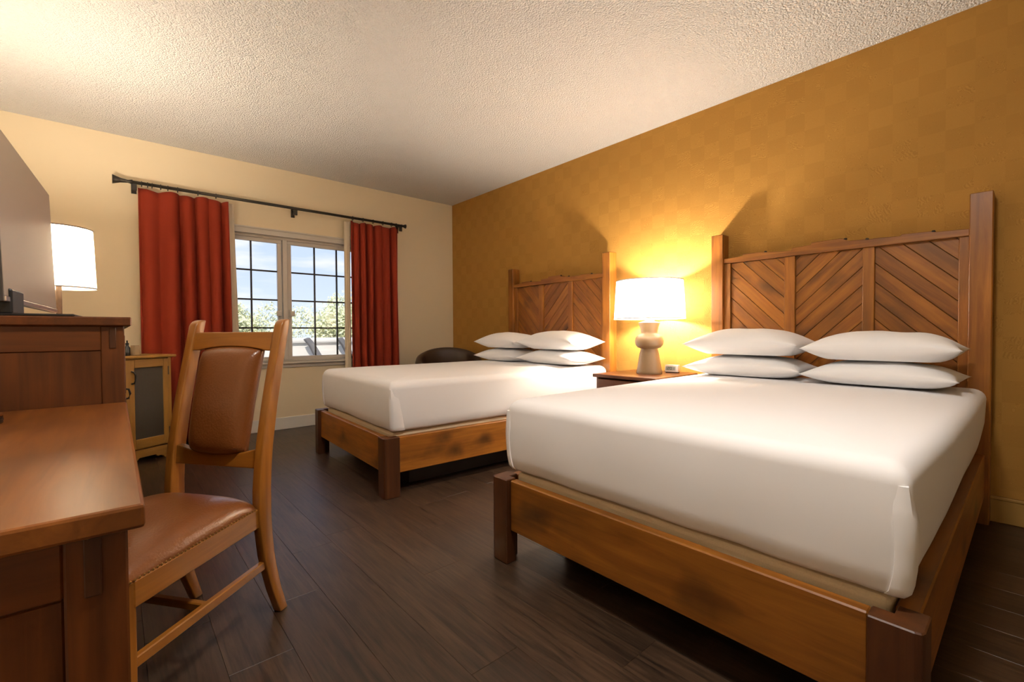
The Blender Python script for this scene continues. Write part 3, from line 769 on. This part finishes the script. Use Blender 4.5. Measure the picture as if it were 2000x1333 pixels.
# seat
SZ = .405
def halfw(x): return .176+.045*(x-.06)/.40
x0s, x1s = .066, .545
def seat(u, v_, sd):
    x = (x0s+x1s)/2+v_*(x1s-x0s)/2; hw = halfw(x)+.012
    bul = (1-abs(u)**4.5)**.55*(1-abs(v_)**4.5)**.55
    y = u*hw
    return (x, y, SZ+.004+.062*bul if sd == 0 else SZ-.010)
st = puff('seat_cushion', seat, 'leather', ch)
def rail_seg(name, p0, p1, z0, z1, th, mat, par):
    d = Vector(p1)-Vector(p0); L = d.length; o = box(name, 0, L, -th/2, th/2, z0, z1, mat, par, .003)
    a = math.atan2(d.y, d.x); mid = (Vector(p0)+Vector(p1))/2
    o.location = (mid.x, mid.y, (z0+z1)/2); o.rotation_euler = (0, 0, a); return o
for s in (-1, 1):
    rail_seg('seat_rail', (.062, s*(halfw(.06)+.004), 0), (.520, s*(halfw(.525)+.004), 0), .338, SZ, .022, 'chair_x', ch)
    rail_seg('side_stretcher', (.045, s*.184, 0), (.515, s*(halfw(.52)-.002), 0), .185, .213, .020, 'chair_x', ch)
    o = box('front_leg', .510, .552, s*(halfw(.53)+.012), s*(halfw(.53)-.028), 0, SZ, 'chair_z', ch, .004)
rail_seg('front_rail', (.536, -halfw(.53)+.03, 0), (.536, halfw(.53)-.03, 0), .338, SZ, .022, 'chair_x', ch)
rail_seg('rear_rail', (.055, -.168, 0), (.055, .168, 0), .338, SZ, .020, 'chair_x', ch)
rail_seg('cross_stretcher', (.285, -.196, 0), (.285, .196, 0), .187, .211, .020, 'chair_x', ch)
# brass nail heads along the seat edge: too small to pick apart
v, f = [], []
def nail(p, nrm):
    nrm = Vector(nrm).normalized(); a = Vector((0, 0, 1)); s = nrm.cross(a).normalized(); b0 = len(v); r_ = .0042
    for k in range(6): v.append(Vector(p)+s*r_*math.cos(k*PI/3)+a*r_*math.sin(k*PI/3))
    v.append(Vector(p)+nrm*.003)
    for k in range(6): f.append((b0+k, b0+(k+1) % 6, b0+6))
for s in (-1, 1):
    for i in range(38):
        x = .085+.455*i/37; nail((x, s*(halfw(x)+.0155), SZ+.003), (-.11*s*s, s, 0))
for i in range(38):
    y = -.205+.41*i/37; nail((.554, y, SZ+.003), (1, 0, 0))
o = mesh('nail_trim', v, f, 'brass_nail', ch); o['kind'] = 'stuff'

# ------------------------------------------------------------------ curtains and rod
RY, RZ = -.10, 2.293
rod = tag(empty('curtain_rod', (-2.08, 0, RZ)), 'long dark iron curtain rod with flared ends above the window', 'curtain rod')
tube('rod', [(-3.30+2.08, RY, 0), (-.80+2.08, RY, 0)], .014, 'iron', rod, 14)
tube('finial', [(-3.30+2.08, RY, 0), (-3.33+2.08, RY, 0), (-3.38+2.08, RY, 0), (-3.43+2.08, RY, 0)], 0, 'iron', rod, 14, [.020, .012, .020, .038])
tube('finial', [(-.80+2.08, RY, 0), (-.78+2.08, RY, 0), (-.76+2.08, RY, 0), (-.745+2.08, RY, 0)], 0, 'iron', rod, 14, [.018, .013, .020, .026])
for x in (-3.290, -2.003, -.812):
    br = box('bracket', x+2.08-.018, x+2.08+.018, -.008, 0, -.075, .03, 'iron', rod, .002)
    box('bracket_arm', -.008, .008, -.098, -.004, .012, .028, 'iron', br, .002)
    box('bracket_saddle', -.018, .018, -.104, -.088, -.045, .012, 'iron', br, .002)
def ring(x):
    n1, n2 = 20, 6; v, f = [], []
    for i in range(n1):
        a = 2*PI*i/n1
        for j in range(n2):
            b_ = 2*PI*j/n2; R0 = .021+.0035*math.cos(b_)
            v.append((x+2.08+.0035*math.sin(b_), RY+R0*math.sin(a), -.005+R0*math.cos(a)))
    for i in range(n1):
        for j in range(n2): f.append((i*n2+j, i*n2+(j+1) % n2, ((i+1) % n1)*n2+(j+1) % n2, ((i+1) % n1)*n2+j))
    mesh('ring', v, f, 'iron', rod, smooth=True)
for x in (-3.24, -3.20, -3.17, -3.11, -3.06, -2.99, -2.84, -2.70, -1.40, -1.28, -1.16, -1.04, -.93, -.87): ring(x)
def cloth(name, x0, x1, zt, zb, folds, amp, seed, mat, parent, yoff=0, flare=(0, 0), thick=.006, sag=.02):
    nu, nv = 150, 30; v, f = [], []
    for lay in (0, 1):
        for j in range(nv+1):
            t_ = j/nv
            for i in range(nu+1):
                u = i/nu
                ph = u*folds*2*PI+1.1*math.sin(u*7+seed)+.5*noise.noise(Vector((u*4+seed, t_*1.2, 0)))
                am = amp*(.55+.45*min(1, t_*3))*(.75+.35*math.sin(u*11+seed*2))
                y = am*math.sin(ph)+.012*noise.noise(Vector((u*3, t_*2, seed)))
                x = x0+(x1-x0)*u + flare[0]*(1-u)*t_+flare[1]*u*t_ + .012*math.cos(ph)*(1 if 0 < i < nu else 0)
                z = zt+(zb-zt)*t_
                if j < 3: z -= sag*(.5-.5*math.cos(u*folds*2*PI*.5))*(1-j/3)
                v.append((x, RY+yoff+y+(thick if lay else 0), z))
    K = (nu+1)*(nv+1)
    for lay in (0, 1):
        for j in range(nv):
            for i in range(nu):
                a = lay*K+j*(nu+1)+i; q_ = (a, a+1, a+nu+2, a+nu+1); f.append(q_ if lay else q_[::-1])
    per = [(0, i) for i in range(nu+1)]+[(j, nu) for j in range(1, nv+1)]+[(nv, i) for i in range(nu-1, -1, -1)]+[(j, 0) for j in range(nv-1, 0, -1)]
    ids = [j*(nu+1)+i for j, i in per]
    for k in range(len(ids)):
        a, b_ = ids[k], ids[(k+1) % len(ids)]; f.append((a, b_, K+b_, K+a))
    return mesh(name, v, f, mat, parent, smooth=True, center=False)
cu = tag(empty('curtain'), 'rust red pleated curtain to the left of the window behind the chair', 'curtain', 'rust red curtains')
cloth('drape', -3.265, -2.605, 2.258, .015, 5.5, .055, 1.3, 'curtain', cu, flare=(0, .02))
cloth('lining', -2.615, -2.565, 2.250, .02, 1.2, .012, 4.0, 'lining', cu, yoff=.03, flare=(0, .05), thick=.003, sag=.004)
cu2 = tag(empty('curtain'), 'rust red pleated curtain on the right of the window beside the bed', 'curtain', 'rust red curtains')
cloth('drape', -1.425, -.850, 2.258, .015, 6.5, .046, 5.2, 'curtain', cu2, flare=(-.0, .02))
cloth('lining', -1.49, -1.42, 2.250, .02, 2.2, .010, 2.0, 'lining', cu2, yoff=.03, thick=.003, sag=.004)

# ------------------------------------------------------------------ barrel armchair in the corner
ac = tag(empty('armchair', (-.47, -.62, 0), math.radians(-118)), 'dark brown barrel armchair in the corner behind the window-side bed', 'armchair')
# local +x forward
v, f = [], []; n_ = 40; prof_n = 8
for i in range(n_+1):
    a = math.radians(50+260*i/n_)          # open towards +x
    hgt = .60+.215*max(0, math.cos((a-PI)*.62))**1.5
    for k in range(prof_n):
        pr = [(.36, .14), (.385, .14), (.395, hgt-.05), (.385, hgt-.012), (.355, hgt), (.325, hgt-.012), (.315, hgt-.05), (.315, .14)][k]
        v.append((pr[0]*math.cos(a), pr[0]*math.sin(a), pr[1]))
for i in range(n_):
    for k in range(prof_n): f.append((i*prof_n+k, i*prof_n+(k+1) % prof_n, (i+1)*prof_n+(k+1) % prof_n, (i+1)*prof_n+k))
f.append(tuple(range(prof_n))); f.append(tuple(range(n_*prof_n, (n_+1)*prof_n)))
mesh('back_shell', v, f, 'dark_leather', ac, smooth=True, center=False)
lathe('seat_cushion', [(.30, .30), (.313, .33), (.313, .40), (.29, .43), (.15, .445), (0, .447)], 'dark_leather', ac, (0, 0, 0), 40, cap=False)
lathe('seat_base', [(.30, .14), (.31, .15), (.31, .299), (.2, .30)], 'dark_leather', ac, (0, 0, 0), 40)
for sx_ in (-1, 1):
    for sy_ in (-1, 1): lathe('leg', [(.018, 0), (.026, .14)], 'post_z', ac, (.2*sx_, .2*sy_, 0), 14)

# ------------------------------------------------------------------ outside
g = struct(box('ground', -40, 60, .3, 90, -3.3, -3.2, 'ground', bev=0))
pw = tag(empty('parapet', (-.6, 3.1, -3.2)), 'pale stucco parapet wall with a rounded cap outside the window', 'wall')
box('wall_face', -5, 7, -.06, .25, 0, 4.03, 'stucco', pw, .01)
box('cap', -5, 7, -.12, .31, 4.03, 4.12, 'stucco', pw, .03)
for i, (xa, lab) in enumerate(((-.98, 'dark slanted bar on the parapet, nearer the window mullion'), (-.43, 'dark slanted bar on the parapet, nearer the right curtain'))):  # two plain dark slanted bars in front of the parapet face
    bz = tag(empty('bar', (xa+.11, 2.86, -3.2)), lab, 'bar', 'parapet bars')
    prism('bar_body', [(-.19, 4.10), (-.11, 4.13), (-.03, 4.03), (.10, 3.80), (.10, 0), (.02, 0), (.02, 3.72), (-.10, 3.98)], 1, -.05, .05, 'bar', bz, .01)
def tree(loc, R_, zc, n_l, seed, lab, col='leaf', hgt=None):
    t_ = tag(empty('tree', loc), lab, 'tree', 'trees beyond the parapet')
    rg = random.Random(seed); v, f = [], []
    blobs = [(rg.gauss(0, R_*.45), rg.gauss(0, R_*.35), zc+rg.gauss(0, R_*.30), R_*rg.uniform(.25, .5)) for _ in range(22)]
    for _ in range(int(n_l*2.4)):
        bx, by, bz_, br_ = rg.choice(blobs); d = Vector((rg.gauss(0, 1), rg.gauss(0, 1), rg.gauss(0, 1))).normalized()*br_*rg.uniform(.5, 1.05)
        c_ = Vector((bx, by, bz_))+d; a = Vector((rg.uniform(-1, 1), rg.uniform(-1, 1), rg.uniform(-1, 1))).normalized(); s = a.orthogonal().normalized(); w_ = rg.uniform(.025, .055)
        b0 = len(v); v += [c_-a*w_*1.4, c_+s*w_*.6, c_+a*w_*1.4, c_-s*w_*.6]; f.append((b0, b0+1, b0+2, b0+3))
    me = bpy.data.meshes.new('foliage'); me.from_pydata(v, [], f); fo = finish('foliage', me, col, t_); fo['kind'] = 'stuff'
    base = -3.2-loc[2]
    tube('trunk', [(0, 0, base), (.05, 0, (base+zc)/2), (0, 0, zc)], 0, 'bark', t_, 8, [.16, .12, .06])
    for k, (bx, by, bz_, br_) in enumerate(blobs[:10]):
        tube('branch', [(0, 0, zc-R_*.7), (bx*.5, by*.5, (bz_+zc-R_*.5)/2), (bx, by, bz_)], 0, 'bark', t_, 6, [.05, .035, .012])
tree((1.9, 9.5, 0), 1.0, 1.25, 2600, 1, 'pale green leafy tree behind the middle of the right sash')
tree((3.6, 11.5, 0), 1.3, 1.5, 2600, 2, 'pale green leafy tree showing next to the right curtain')
tree((-.7, 10.5, 0), 1.0, 1.2, 2200, 3, 'thin pale tree seen through the left sash')
tree((.9, 14, 0), 1.6, .2, 2600, 4, 'low bushy tree just above the parapet')
tree((-3.2, 13, 0), 1.6, .3, 2400, 5, 'low bushy tree at the foot of the left sash view')
